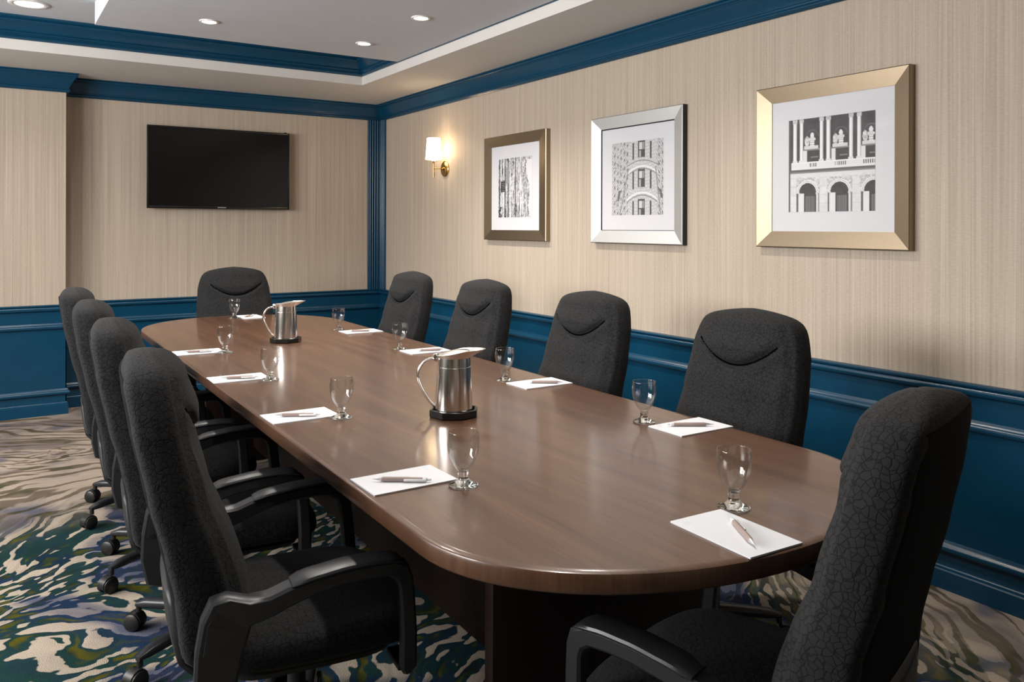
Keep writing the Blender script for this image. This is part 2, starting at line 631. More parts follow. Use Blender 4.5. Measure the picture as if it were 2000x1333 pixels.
MB().bbox((hw - .045, y0 + .004, th_ - .001), (hw - .02, y0 + .02, th_ + .006), .002).build('sensor', 'tv_bezel', tv)
cu = bpy.data.curves.new('brand_mark', 'FONT')
cu.body = 'SAMSUNG'
cu.size = .0135
cu.align_x, cu.align_y = 'CENTER', 'CENTER'
cu.extrude = .0004
to = bpy.data.objects.new('tmp', cu)
C.objects.link(to)
dg = bpy.context.evaluated_depsgraph_get()
me = bpy.data.meshes.new_from_object(to.evaluated_get(dg))
bpy.data.objects.remove(to)
me.materials.clear()
me.materials.append(MATS['tv_mark'])
lo = bpy.data.objects.new('brand_mark', me)
C.objects.link(lo)
lo.parent, lo.location, lo.rotation_euler, lo.scale = tv, (.003, y0 - .0006, .0105), (R(90), 0, 0), (1.05, 1, 1)
lo['label'] = 'small pale lettering on the lower bezel'

# ------------------------------------------------------------------ framed prints
rng = np.random.default_rng(5)


def smooth_noise(h, w, sy, sx, seed):
    g = np.random.default_rng(seed).random((int(h / sy) + 3, int(w / sx) + 3))
    yy, xx = np.linspace(0, g.shape[0] - 2.001, h), np.linspace(0, g.shape[1] - 2.001, w)
    iy, ix = yy.astype(int), xx.astype(int)
    fy, fx = (yy - iy)[:, None], (xx - ix)[None, :]
    return (g[iy][:, ix] * (1 - fy) * (1 - fx) + g[iy + 1][:, ix] * fy * (1 - fx) + g[iy][:, ix + 1] * (1 - fy) * fx + g[iy + 1][:, ix + 1] * fy * fx)


def art_arches(U, V):
    """columns above a balustrade, three round arches below"""
    h, w_ = U.shape
    I = .055 + .03 * smooth_noise(h, w_, 9, 9, 1)
    # pedestals, doorways and busts between the columns
    for c in (.28, .615, .945):
        I = np.where((abs(U - c) < .085) & (V > .295) & (V < .33), .62, I)
        I = np.where((abs(U - c) < .10) & (V > .33) & (V < .345), .25, I)
        I = np.where((abs(U - c + .075) < .025) & (V > .345) & (V < .47), .68, I)
        I = np.where((abs(U - c - .04) < .045) & (V > .41) & (V < .425), .20, I)
        d = np.hypot((U - c - .01) / .022, (V - .185) / .03)
        I = np.where(d < 1, .72, I)
        d = np.hypot((U - c - .01) / .042, (V - .225) / .022)
        I = np.where(d < 1, .62, I)
        I = np.where((abs(U - c - .01) < .026) & (V > .24) & (V < .30), .45 + .3 * (np.sin(V * 260) > 0), I)
        d = np.hypot((U - c + .052) / .030, (V - .245) / .055)
        I = np.where((d < 1), .35 + .4 * smooth_noise(h, w_, 3, 3, 3), I)
        d = np.hypot((U - c - .01) / .075, (V - .20) / .075)
        I = np.where((d > .93) & (d < 1.0) & (V < .2), .16, I)
    for c in (.080, .160, .400, .482, .738, .826):
        k = (U - c) / .021
        sh = .80 - .30 * np.clip(k, -1, 1) ** 2 - .12 * k
        I = np.where((abs(k) < 1) & (V > .035) & (V < .455), sh, I)
        I = np.where((abs(U - c) < .027) & (V > .0) & (V < .045), .35 + .35 * smooth_noise(h, w_, 2, 2, 9), I)
        I = np.where((abs(U - c) < .030) & (V > .445) & (V < .465), .66, I)
    I = np.where((V > .463) & (V < .473) & (U > .03), .78, I)
    bal = np.where(np.sin(U * 2 * PI * 44) > -.1, .70, .10)
    I = np.where((V > .473) & (V < .525) & (U > .03), .70, I)
    for a, b_ in ((.25, .355), (.55, .69), (.865, 1.)):
        I = np.where((V > .478) & (V < .518) & (U > a) & (U < b_), bal, I)
    I = np.where((V > .525) & (V < .545) & (U > .03), .72, I)
    I = np.where((V > .545) & (V < .585), .13 + .1 * (V > .57), I)
    I = np.where((V > .585) & (V < .61), .66, I)
    lower = V > .61
    I = np.where(lower, .66 + .10 * (smooth_noise(h, w_, 5, 5, 12) - .5), I)
    I = np.where(lower & (abs((V * 11) % 1 - .5) > .465), I * .82, I)
    for c in (.235, .61, .985):
        d = np.hypot(U - c, (V - .795) * 1.0)
        sp = lower & (V < .80) & (abs(U - c) < .145) & (V > .635)
        I = np.where(sp & (d > .135), .30 + .45 * smooth_noise(h, w_, 2, 2, 21), I)
        I = np.where(lower & (V < .8) & (d < .135) & (d > .104), .74 - .25 * (abs(d - .12) < .004), I)
        op = lower & (((V < .8) & (d < .104)) | ((V >= .795) & (abs(U - c) < .104)))
        I = np.where(op, .045 + .03 * smooth_noise(h, w_, 6, 6, 30), I)
        I = np.where(op & (V > .83) & (abs(U - c - .03) < .055), .12 + .06 * (np.sin(U * 300) > 0), I)
        I = np.where(op & (V > .80) & (U < c - .045), .70, I)
        I = np.where(lower & (V >= .79) & (V < .815) & (abs(abs(U - c) - .12) < .022), .60, I)
        I = np.where(lower & (V > .80) & (abs(U - c + .125) < .010), .12, I)
        I = np.where(lower & (V > .80) & (abs(U - c - .135) < .008), .22, I)
    I = np.where((U < .022), .12, I)
    return I


def art_prow(U, V):
    """rounded end of a tall stone building, three storeys of windows"""
    h, w_ = U.shape
    I = .56 + .12 * (smooth_noise(h, w_, 2, 3, 2) - .5)
    c, hwid = .60, .27
    X = (U - c) / hwid
    Vb = V + .05 * X * X                       # floors curve round the prow
    rows = ((Vb * 22) % 1) < .16
    cols = ((U * 16 + np.floor(Vb * 22) * .5) % 1) < .10
    I = np.where((abs(X) < 1) & (rows | cols), .40, I)
    side_ = abs(X) >= 1
    sl = V + np.where(U < c, -1, 1) * (U - c) * -1.3
    dash = (((sl * 9) % 1) < .35) & (((U * 15 + .3) % 1) < .30)
    I = np.where(side_ & dash, .16, I)
    I = np.where(side_ & (((sl * 18) % 1) < .22), I * .62, I)
    I = np.where(side_ & (smooth_noise(h, w_, 2, 2, 44) > .70), I * .5, I)
    for v0, v1 in ((.00, .225), (.385, .625), (.785, 1.05)):
        for u0, u1 in ((.525, .66), (.415, .447), (.752, .782)):
            e = .025 if u1 - u0 < .05 else 0
            win = (U > u0) & (U < u1) & (V > v0 + e) & (V < v1 + e)
            I = np.where(win, .07, I)
            if not e:
                I = np.where((U > u0 + .02) & (U < u1 - .055) & (V > v0 + .025) & (V < v0 + .12), .60, I)
                I = np.where((U > u0 + .02) & (U < u1 - .075) & (V > v0 + .135) & (V < v1 - .005), .42, I)
                I = np.where((U > u0 + .085) & (U < u1 - .012) & (V > v0 + .025) & (V < v0 + .12), .30, I)
    for vm, amp, th in ((.345, .09, .012), (.375, .09, .006), (.70, .09, .012), (.735, .09, .007), (.265, .07, .006)):
        cv = vm + amp * (X * X) * .9
        I = np.where((abs(X) < 1.1) & (abs(V - cv) < th), .20 if th < .01 else .74, I)
    for s in (-1, 1):
        k = c + s * (.26 + .5 * np.clip(V - .36, 0, 1) * (.55 if s < 0 else .30))
        I = np.where((V > .36) & (abs(U - k) < .010), .25, I)
    d = (U - .13) * 1.6 + (V - .78)
    I = np.where((abs(U - .14 + (V - .75) * .25) < .022) & (V > .66) & (V < .80), .14, I)
    I = np.where((abs(U - .965 - (V - .75) * .2) < .02) & (V > .66) & (V < .78), .14, I)
    return I


def art_street(U, V):
    """crowded street front seen at a steep angle, pale sky at one side"""
    h, w_ = U.shape
    I = .30 + .5 * (smooth_noise(h, w_, 26, 2, 7) - .25) + .35 * (smooth_noise(h, w_, 5, 3, 8) - .5)
    I = I + .25 * (smooth_noise(h, w_, 2, 2, 17) - .5)
    for c, g in ((.03, .10), (.09, .55), (.16, .62), (.20, .10), (.36, .62), (.52, .18), (.30, .15), (.66, .60)):
        I = np.where(abs(U - c) < .012, g, I)
    I = np.where((U > .22) & (U < .33) & (V > .15) & (V < .42), .26 + .10 * (np.sin(V * 320) > 0) + .06 * (np.sin(U * 260) > 0), I)
    sign = (U > .07) & (U < .20) & (V > .38 - .1 * (U - .07)) & (V < .56 + .1 * (.2 - U))
    I = np.where(sign, .02 + .25 * ((U > .10) & (np.sin(V * 200) > .2)), I)
    edge = .88 - .06 * np.sin(V * 9) - np.where((V > .35) & (V < .62), .02, 0) + .12 * np.clip(V - .55, 0, 1) * 2
    sky = (U > edge + .03 * (smooth_noise(h, w_, 4, 4, 31) - .5)) & (V > .05)
    I = np.where(sky, .66, I)
    I = np.where((U > .18) & (U < .24) & (V > .84) & (np.sin(V * 330) > -.2), .03, I)
    I = np.where((U < .10) & (V > .82), .06 + .5 * (smooth_noise(h, w_, 6, 3, 50) > .66), I)
    return np.clip((I - .36) * 1.55 + .33, .02, .70)


def print_mesh(name, parent, fn, y0, y1, z0, z1, x, nu, nv):
    """print on a fine grid in the wall plane, tones stored per vertex; y0 > y1 is the left edge seen from the room"""
    us, vs2 = np.linspace(0, 1, nu), np.linspace(0, 1, nv)
    U, V = np.meshgrid(us, vs2)
    I = np.clip(fn(U, V), .01, .85)
    ve = np.stack([np.full(U.size, x), (y0 + (y1 - y0) * U).ravel(), (z1 + (z0 - z1) * V).ravel()], 1)
    idx = np.arange(nu * nv).reshape(nv, nu)
    fa = np.stack([idx[:-1, :-1], idx[1:, :-1], idx[1:, 1:], idx[:-1, 1:]], -1).reshape(-1, 4)
    me = bpy.data.meshes.new(name)
    me.from_pydata(ve.tolist(), [], fa.tolist())
    at = me.color_attributes.new('ink', 'FLOAT_COLOR', 'POINT')
    c = np.ones((nu * nv, 4), np.float32)
    c[:, 0], c[:, 1], c[:, 2] = I.ravel() * .98, I.ravel() * .98, np.clip(I.ravel() * 1.02, 0, 1)
    at.data.foreach_set('color', c.ravel())
    me.materials.append(MATS['photo_print'])
    o = bpy.data.objects.new(name, me)
    C.objects.link(o)
    o.parent = parent
    return o


def picture(label, ya, yb, za, zb, inner, pr, fn, mat, black, fd, plabel):
    """ya > yb (left to right as seen); inner, pr = (y left, y right, z low, z high)"""
    yc, zc = (ya + yb) / 2, za
    o = thing('framed_print', label, 'picture', (XR, yc, zc), 0, 'framed prints on the papered wall')

    def L(v):
        return (v[0] - XR, v[1] - yc, v[2] - zc)
    oy = (ya, yb)
    x_out, x_in = XR - fd, XR - fd + .014
    oc = [(ya, za), (yb, za), (yb, zb), (ya, zb)]
    ic = [(inner[0], inner[2]), (inner[1], inner[2]), (inner[1], inner[3]), (inner[0], inner[3])]
    for k in range(4):
        a, b_ = oc[k], oc[(k + 1) % 4]
        c_, d_ = ic[(k + 1) % 4], ic[k]
        # rail cross-section: wall back, outer edge, raised outer lip sloping down to the sight edge
        mid1, mid2 = [(a[i] * .86 + d_[i] * .14) for i in (0, 1)], [(b_[i] * .86 + c_[i] * .14) for i in (0, 1)]
        loops = []
        for (p_, q_, r_) in ((a, mid1, d_), (b_, mid2, c_)):
            loops.append([L((XR - .001, p_[0], p_[1])), L((x_out + .003, p_[0], p_[1])), L((x_out, p_[0] * .95 + r_[0] * .05, p_[1] * .95 + r_[1] * .05)),
                          L((x_in, r_[0], r_[1])), L((XR - .006, r_[0], r_[1])), L((XR - .001, r_[0] * .9 + p_[0] * .1, r_[1] * .9 + p_[1] * .1))])
        rr = MB().loft(loops).build('frame_rail', mat, o, True)
        if black:
            e = .0012
            s_ = [(1, 0), (0, -1), (1, 0), (0, 1)]
            # black painted outer side of this rail
            dy, dz = ((0, -e), (-e, 0), (0, e), (e, 0))[k]
            q = [(XR - .001, a), (XR - .001, b_), (x_out + .005, b_), (x_out + .005, a)]
            v = [L((xx, pp[0], pp[1])) for xx, pp in q] + [L((xx, pp[0] + dy, pp[1] + dz)) for xx, pp in q]
            MB().add(v, [(0, 1, 2, 3), (4, 5, 6, 7), (0, 1, 5, 4), (1, 2, 6, 5), (2, 3, 7, 6), (3, 0, 4, 7)]).build('side_band', 'black_lacquer', rr, False)
    ex = .004
    xm = XR - fd + .018
    mb = MB()
    mb.box(L((xm, inner[1] - ex, inner[2] - ex)), L((XR - .002, inner[0] + ex, inner[3] + ex)))
    mb.build('mat_board', 'mat_board', o, False)
    if black:
        lip = MB()
        for a, b_ in (((inner[0] - .006, inner[2]), (inner[0], inner[3])), ((inner[1], inner[3] - .006), (inner[0] - .006, inner[3])), ((inner[1], inner[2]), (inner[0] - .006, inner[2] + .003))):
            lip.box(L((xm - .004, a[0], a[1])), L((xm - .0003, b_[0], b_[1])))
        lip.build('inner_lip', 'black_lacquer', o, False)
    po = print_mesh('print', o, fn, pr[0] - yc, pr[1] - yc, pr[2] - zc, pr[3] - zc, xm - .0006 - XR, 170, 200)
    po['label'] = plabel
    MB().box(L((xm - .0032, inner[1], inner[2])), L((xm - .0017, inner[0], inner[3]))).build('glass_pane', 'picture_glass', o, False)
    return o


picture('bronze-framed photograph of columns above round arches on the papered wall', 2.489, 1.762, 1.232, 1.937, (2.412, 1.831, 1.302, 1.867), (2.324, 1.914, 1.385, 1.782), art_arches, 'bronze_h', False, .035, 'black-and-white facade with arches')
picture('silver-framed photograph of a rounded building corner on the papered wall', 3.681, 2.952, 1.229, 1.933, (3.604, 3.021, 1.299, 1.867), (3.512, 3.105, 1.383, 1.780), art_prow, 'silver_h', True, .035, 'black-and-white rounded facade with windows')
picture('bronze-framed print of a narrow street front, next to the wall lamp', 4.870, 4.126, 1.228, 1.929, (4.794, 4.217, 1.295, 1.860), (4.703, 4.301, 1.380, 1.773), art_street, 'bronze_h', False, .035, 'grey streaky street view')

# ------------------------------------------------------------------ wall lamp
sl = thing('wall_lamp', 'brass wall lamp with a tapered white shade, lit', 'lamp', (XR, 5.495, 1.757))
MB().lathe([(.060, 0), (.060, -.008), (.054, -.014), (.030, -.018), (.012, -.020), (.012, -.028)], 32, axis='x').build('backplate', 'brass', sl)
MB().lathe([(.0045, -.02), (.0045, -.102)], 12, axis='x').build('arm', 'brass', sl)
MB().lathe([(.004, -.072), (.006, -.070), (.0065, .02), (.009, .05), (.0105, .055)], 14, c=(-.102, 0, 0)).build('stem', 'brass', sl)
MB().lathe([(.014, .052), (.016, .056), (.016, .068), (.013, .070)], 16, c=(-.102, 0, 0)).build('socket_cup', 'trim_white', sl)
MB().lathe([(.006, .070), (.009, .078), (.014, .088), (.0145, .096), (.010, .106), (.003, .111)], 16, c=(-.102, 0, 0)).build('bulb', 'bulb_glow', sl)
b = MB()
prof = [(.062, .066), (.050, .228), (.0485, .228), (.0605, .066), (.062, .066)]
n = 40
v, f = [], []
for r_, h_ in prof[:4]:
    v += [(r_ * math.cos(2 * PI * k / n) - .102, r_ * math.sin(2 * PI * k / n), h_) for k in range(n)]
for i in range(4):
    for k in range(n):
        f.append((i * n + k, i * n + (k + 1) % n, ((i + 1) % 4) * n + (k + 1) % n, ((i + 1) % 4) * n + k))
b.add(v, f).build('shade', 'shade_linen', sl)
l = bpy.data.lights.new('wall_lamp_bulb', 'POINT')
l.energy, l.color, l.shadow_soft_size = 2.5, (1, .76, .48), .03
lo = bpy.data.objects.new('wall_lamp_bulb', l)
lo.location = (-.102, 0, .138)
C.objects.link(lo)
lo.parent = sl

# ------------------------------------------------------------------ downlights


def downlight(x, y, z, r, label, glow, energy, group):
    o = thing('downlight', label, 'light', (x, y, z), 0, group)
    MB().lathe([(r * .70, -.0005), (r * .70, -.004), (r * .78, -.007), (r * .95, -.006), (r, -.002), (r, -.0005)], 36).build('trim_ring', 'trim_white', o)
    MB().lathe([(r * .69, -.001), (r * .69, -.0045), (r * .3, -.006), (0.0001, -.006)], 30).build('lens', glow, o)
    l = bpy.data.lights.new('downlight_beam', 'SPOT')
    l.energy, l.color, l.spot_size, l.spot_blend, l.shadow_soft_size = energy, (1, .93, .84), R(135), .9, r * .6
    s = bpy.data.objects.new('downlight_beam', l)
    s.location = (0, 0, -.03)
    C.objects.link(s)
    s.parent = o
    return o


DG = 'small downlights in the dropped ceiling panel'
downlight(1.97, 4.717, PZ, .052, 'small round downlight in the ceiling panel nearest the corner post', 'lamp_glow', 75, DG)
downlight(1.983, 3.967, PZ, .052, 'small round downlight second from the corner post beside the ceiling lip', 'lamp_glow', 75, DG)
downlight(1.045, 4.684, PZ, .052, 'small round downlight in the ceiling panel in line with the television', 'lamp_glow', 75, DG)
for i, (x, y) in enumerate(((1.045, 3.2), (1.98, 2.45), (1.045, 1.6))):  # extra lamps added out of view to help light the room
    downlight(x, y, PZ, .052, 'added small downlight out of view over the %s part of the long table' % ('middle', 'picture-side', 'open')[i], 'lamp_glow', 55, DG)
downlight(.218, 5.37, HC, .105, 'large round downlight in the raised ceiling outside the panel', 'big_lamp_glow', 45, None)

# ------------------------------------------------------------------ conference table
TCX, TCY, TTH, TA, TL, TB1, TB2, TN = 1.276, 3.098, -.013, .566, 1.728, .416, .585, 2.05
tb = thing('conference_table', 'long dark walnut conference table with rounded ends', 'table', (TCX, TCY, 0), TTH)


def table_outline(off, N=40):
    o = []
    for s, b_ in ((-1, TB1), (1, TB2)):
        for i in range(N + 1):
            t_ = PI * i / N
            x = (TA - off) * math.copysign(abs(math.cos(t_)) ** (2 / TN), math.cos(t_))
            y = TL + (b_ - off) * math.sin(t_) ** (2 / TN)
            o.append((-x, -y) if s < 0 else (x, y))
    return o


TZ, TT = .74, .040
loops = []
for off, z in ((.03, TZ - TT), (.008, TZ - TT), (.003, TZ - TT + .002), (0, TZ - TT + .006), (0, TZ - .007), (.0018, TZ - .0028), (.006, TZ - .0005), (.02, TZ)):
    loops.append([(x, y, z) for x, y in table_outline(off)])
MB().loft(loops).build('tabletop', 'walnut', tb, True)


def tl(x, y):
    d = Vector((x - TCX, y - TCY))
    c, s = math.cos(-TTH), math.sin(-TTH)
    return d.x * c - d.y * s, d.x * s + d.y * c


for yy, xx in ((1.53, .945), (4.62, 1.02)):
    xa, ya_ = tl(xx, yy)
    MB().bbox((xa, ya_, .001), (-xa + (.085 if yy < 2 else 0), ya_ + .035, TZ - TT), .002).build('end_panel', 'shaded_base_wood', tb)  # near panel widened to stand for the dark shade under the table
MB().bbox((-.02, -1.53, .08), (.02, 1.52, TZ - TT), .002).build('spine_panel', 'shaded_base_wood', tb)

# ------------------------------------------------------------------ office chair


def interp(z, tab):
    for (z0, v0), (z1, v1) in zip(tab, tab[1:]):
        if z <= z1:
            k = max(0, (z - z0) / (z1 - z0))
            k = k * k * (3 - 2 * k) * .35 + k * .65
            return v0 + (v1 - v0) * k
    return tab[-1][1]


REAR = [(.40, -.262), (.47, -.275), (.56, -.283), (.656, -.303), (.762, -.332), (.916, -.364), (1.0, -.378), (1.06, -.380)]
THICK = [(.40, .114), (.60, .104), (.75, .090), (.85, .088), (1.0, .086), (1.06, .08)]
CROWN = [(.40, .040), (.55, .048), (.70, .038), (.85, .034), (.93, .046), (1.0, .034), (1.06, .02)]
HALF = [(.40, .235), (.50, .245), (.65, .247), (.78, .2425), (.905, .2305), (1.06, .215)]


CREST = [(0, .0), (.002, .030), (.005, .058), (.009, .086), (.014, .115), (.021, .146), (.029, .169), (.039, .186), (.055, .200), (.077, .211), (.11, .222), (.15, .2305)]


def crest(d):
    for (a, u), (b_, v) in zip(CREST, CREST[1:]):
        if d <= b_:
            return max(.01, u + (v - u) * (d - a) / (b_ - a))
    return CREST[-1][1]


def smile(y):
    return .868 + .075 * (y / .165) ** 2


def front_x(y, z, xs, cr, hw_, rim=1.0):
    x = xs + cr * (1 - abs(y / max(hw_, 1e-6)) ** 2.4)
    # head roll above the smile seam, side wings below it
    if z > .78 and abs(y) < .185:
        d = z - smile(y)
        fade = min(1, (.185 - abs(y)) / .045)
        x -= .017 * math.exp(-(d / .0095) ** 2) * fade
        x += .006 * (1 / (1 + math.exp(-d / .012))) * fade * rim
    if z < .90:
        yw = .205 - (.90 - z) * .36
        if yw > .06:
            x += .006 / (1 + math.exp(-(abs(y) - yw) / .007)) * min(1, (.90 - z) / .05)
    return x


def make_chair():
    t_ = thing('office_chair', 'x', 'chair')
    # --- backrest
    loops = []
    zs = [.405, .412, .425] + [.44 + .02 * i for i in range(18)] + [.80 + .0058 * i for i in range(37)] + [1.015 + .006 * i for i in range(6)] + [1.047, 1.051, 1.0545]
    ZT = 1.055
    for z in zs:
        zr = max(z, .40)
        xr, tk, cr, hw_ = interp(zr, REAR), interp(zr, THICK), interp(zr, CROWN), interp(zr, HALF)
        top = 1.0
        if z > .905:
            hw_ = crest(ZT - z)
            top = min(1, hw_ / .2)
        rim = 1.0
        if z > 1.0:
            k = (z - 1.0) / (ZT - 1.0)
            rim = max(.02, 1 - k ** 2.6) ** .5
        lowr = 1.0
        if z < .44:
            k = (.44 - z) / (.44 - .40)
            lowr = max(.05, 1 - k ** 2.4) ** .5
            hw_ *= .9 + .1 * lowr
        mid = xr + tk * .5
        loop = []
        # rear edge, left to right, then front, right to left
        nb, nf, ns = 10, 36, 4
        rr = min(.022, hw_ * .4)
        for i in range(nb + 1):
            y = -hw_ + rr + (2 * hw_ - 2 * rr) * i / nb
            loop.append((xr - .010 * (1 - (y / max(hw_, 1e-6)) ** 2), y))
        for i in range(1, ns + 1):
            a = PI / 2 * i / ns
            loop.append((xr + rr * (1 - math.cos(a)), hw_ - rr + rr * math.sin(a)))
        xs = xr + tk
        for i in range(1, ns + 1):
            loop.append((xr + rr + (tk - 2 * rr) * i / ns, hw_ + .004 * math.sin(PI * i / ns) * top))
        for i in range(1, ns + 1):
            a = PI / 2 * i / ns
            loop.append((xs - rr + rr * math.sin(a), hw_ - rr + rr * math.cos(a)))
        for i in range(1, nf):
            y = (hw_ - rr) * (1 - 2 * i / nf)
            x = front_x(y, z, xs, cr, hw_, rim)
            loop.append((x, y))
        for i in range(0, ns):
            a = PI / 2 * i / ns
            loop.append((xs - rr + rr * math.cos(a), -hw_ + rr - rr * math.sin(a)))
        for i in range(0, ns):
            loop.append((xs - rr - (tk - 2 * rr) * i / ns, -hw_ - .004 * math.sin(PI * i / ns) * top))
        for i in range(0, ns):
            a = PI / 2 * i / ns
            loop.append((xr + rr - rr * math.sin(a), -hw_ + rr - rr * math.cos(a)))
        kk = rim * lowr
        loops.append([(mid + (x - mid) * kk, y, z) for x, y in loop])
    MB().loft(loops).build('backrest', 'chair_fabric', t_, 'all')
    # black tube along the head-roll seam, painting in the groove's shade
    pts = []
    for i in range(25):
        y = -.165 + .33 * i / 24
        z = smile(y)
        xr, tk, cr = interp(z, REAR), interp(z, THICK), interp(z, CROWN)
        hw_ = crest(1.055 - z) if z > .905 else interp(z, HALF)
        pts.append((front_x(y, z, xr + tk, cr, hw_) + .0012, y, z))
    MB().tube(pts, .0042, 6).build('seam_shade', 'seam_shade_black', t_)
    # --- rear cover
    loops = []
    for i in range(15):
        z = .43 + .585 * i / 14
        xr, full = interp(z, REAR), (crest(1.055 - z) if z > .905 else interp(z, HALF))
        hw_ = max(.02, full - .020)
        g = [(xr - .010 * (1 - (hw_ * q_ / full) ** 2) + .0012 - .0045 * (1 - q_ ** 6), hw_ * q_, z) for q_ in [-1 + 2 * j / 12 for j in range(13)]]
        g2 = [(q[0] + .006, q[1], q[2]) for q in g[::-1]]
        loops.append(g + g2)
    MB().loft(loops).build('rear_cover', 'back_fabric', t_, 'all')
    # --- plastic shell at the foot of the back
    loops = []
    for i in range(10):
        z = .345 + .20 * i / 9
        xr = interp(max(z, .40), REAR) - .012
        if z < .41:
            xr += (.41 - z) * 1.0
        hw_ = .20 - .05 * (i / 9) ** 2
        g = [(xr - .012 * (1 - s * s), hw_ * s, z) for s in [-1 + 2 * j / 10 for j in range(11)]]
        loops.append(g + [(q[0] + .022, q[1], q[2]) for q in g[::-1]])
    MB().loft(loops).build('back_shell', 'dark_plastic', t_, 'all')
    # --- seat
    b = MB()
    nu, nv = 56, 18
    loops = []

    def sp(v_, p_):
        return math.copysign(abs(v_) ** (2 / p_), v_)
    for i in range(1, nv):
        a = -PI / 2 + PI * i / nv
        l_ = []
        for k in range(nu):
            u = 2 * PI * k / nu
            x = .018 + .245 * sp(math.cos(a), 3.2) * sp(math.cos(u), 4)
            y = .252 * sp(math.cos(a), 3.2) * sp(math.sin(u), 4)
            z = .405 + .052 * sp(math.sin(a), 2.6)
            z += .006 * math.cos(y / .252 * PI / 2) * (1 if a > 0 else 0) - (.9 * max(0, x - .12) ** 2 * 1.2) + .010 * max(0, abs(y) - .15) / .1 * (1 if a > 0 else 0)
            l_.append((x, y, z))
        loops.append(l_)
    st_ = b.loft(loops).build('seat', 'chair_fabric', t_, 'all')
    MB().superell((.01, 0, .353), (.20, .20, .022), (5, 5, 4), 28, 8).build('seat_pan', 'dark_plastic', st_)
    MB().bbox((-.12, -.06, .290), (.10, .06, .340), .01).build('tilt_mechanism', 'dark_plastic', t_)
    # --- arms
    for s in (-1, 1):
        outer = [(-.200, .315), (-.238, .330), (-.252, .40), (-.250, .47), (-.240, .535), (-.222, .576), (-.190, .583), (-.150, .569), (-.110, .571), (-.075, .583), (-.02, .596), (.05, .604), (.11, .606), (.155, .602), (.185, .588), (.198, .555), (.205, .50), (.212, .42), (.214, .34), (.205, .325)]
        inner = [(-.185, .325), (-.170, .345), (-.168, .40), (-.160, .45), (-.150, .49), (-.145, .515), (-.138, .520), (-.128, .522), (-.10, .530), (-.066, .544), (-.015, .560), (.048, .570), (.100, .572), (.140, .568), (.158, .555), (.166, .535), (.171, .49), (.176, .42), (.178, .34), (.185, .325)]
        wid = [.014, .016, .018, .020, .023, .025, .026, .027, .027, .027, .028, .029, .029, .027, .024, .020, .017, .015, .014, .012]
        yc0 = [.262, .264, .268, .274, .280, .284, .286, .287, .288, .289, .290, .290, .290, .289, .288, .286, .282, .276, .268, .264]
        loops = []
        for (xo, zo), (xi, zi), w_, yc_ in zip(outer, inner, wid, yc0):
            d = Vector((xo - xi, zo - zi))
            L_ = d.length
            d /= L_
            r_ = min(.006, L_ * .3)
            ring = []
            for (a, bb) in ((0, -w_ + r_), (r_, -w_), (L_ - r_, -w_), (L_, -w_ + r_), (L_, w_ - r_), (L_ - r_, w_), (r_, w_), (0, w_ - r_)):
                ring.append((xi + d.x * a, s * (yc_ + bb * .9), zi + d.y * a))
            loops.append(ring)
        ar = MB().loft(loops).build('armrest', 'black_plastic', t_, True)
        # soft pad on top of the arm
        loops = []
        for i in range(15):
            k = i / 14
            x = -.066 + .236 * k
            zt = interp(x, [(-.08, .583), (-.02, .5965), (.05, .605), (.11, .607), (.155, .603), (.185, .592)]) + .0005
            w_ = .031 * (1 if 0 < i < 14 else .86) * (1 - .12 * max(0, k - .7))
            h_ = .008 * (1 if 0 < i < 14 else .5)
            ring = []
            for j in range(12):
                a = 2 * PI * j / 12
                ring.append((x, s * (.2895 + w_ * sp(math.cos(a), 3)), zt + h_ * sp(math.sin(a), 2.6)))
            loops.append(ring)
        MB().loft(loops).build('arm_pad', 'black_plastic', ar, True)
        MB().bbox((-.225, .20 if s > 0 else -.262, .335), (-.175, .262 if s > 0 else -.20, .350), .004).build('arm_bracket', 'dark_plastic', ar)
        MB().bbox((.175, .17 if s > 0 else -.262, .328), (.215, .262 if s > 0 else -.17, .342), .004).build('arm_bracket', 'dark_plastic', ar)
        # cover plate of the elbow
        pl = [(-.236, .470), (-.228, .532), (-.212, .556), (-.150, .548), (-.146, .524), (-.160, .506)]
        v = [(x, s * (.3055 + (.0 if z > .5 else -.006)), z) for x, z in pl] + [(x, s * (.301 - .006), z) for x, z in pl]
        k = len(pl)
        MB().add(v, [list(range(k)), list(range(k, 2 * k))[::-1]] + [(i, (i + 1) % k, k + (i + 1) % k, k + i) for i in range(k)]).build('elbow_plate', 'black_plastic', ar, False)
    # --- column and five-star base
    MB().lathe([(.034, .085), (.034, .20), (.028, .205), (.022, .21), (.022, .30)], 20).build('gas_column', 'dark_plastic', t_)
    hub = MB().lathe([(.030, .060), (.052, .066), (.056, .085), (.050, .118), (.036, .125)], 24).build('base_hub', 'black_plastic', t_)
    for k in range(5):
        a = PI - R(36) + R(72) * k
        ca, sa = math.cos(a), math.sin(a)
        loops = []
        for q in range(9):
            t2 = q / 8
            r_ = .035 + .285 * t2
            zc = .100 - .012 * t2 ** 2
            hw_, hh = .026 - .009 * t2, .020 - .006 * t2
            if q == 8:
                hw_, hh, zc = .010, .007, zc - .004
            loops.append([(ca * r_ - sa * hw_ * sp(math.cos(2 * PI * j / 12), 3), sa * r_ + ca * hw_ * sp(math.cos(2 * PI * j / 12), 3), zc + hh * sp(math.sin(2 * PI * j / 12), 2.6)) for j in range(12)])
        lg = MB().loft(loops).build('base_leg', 'black_plastic', t_, True)
        cx_, cy_ = ca * .312, sa * .312
        cb = MB().lathe([(.009, .060), (.009, .078)], 10, c=(cx_, cy_, 0))
        ox, oy = cx_ + ca * .014, cy_ + sa * .014
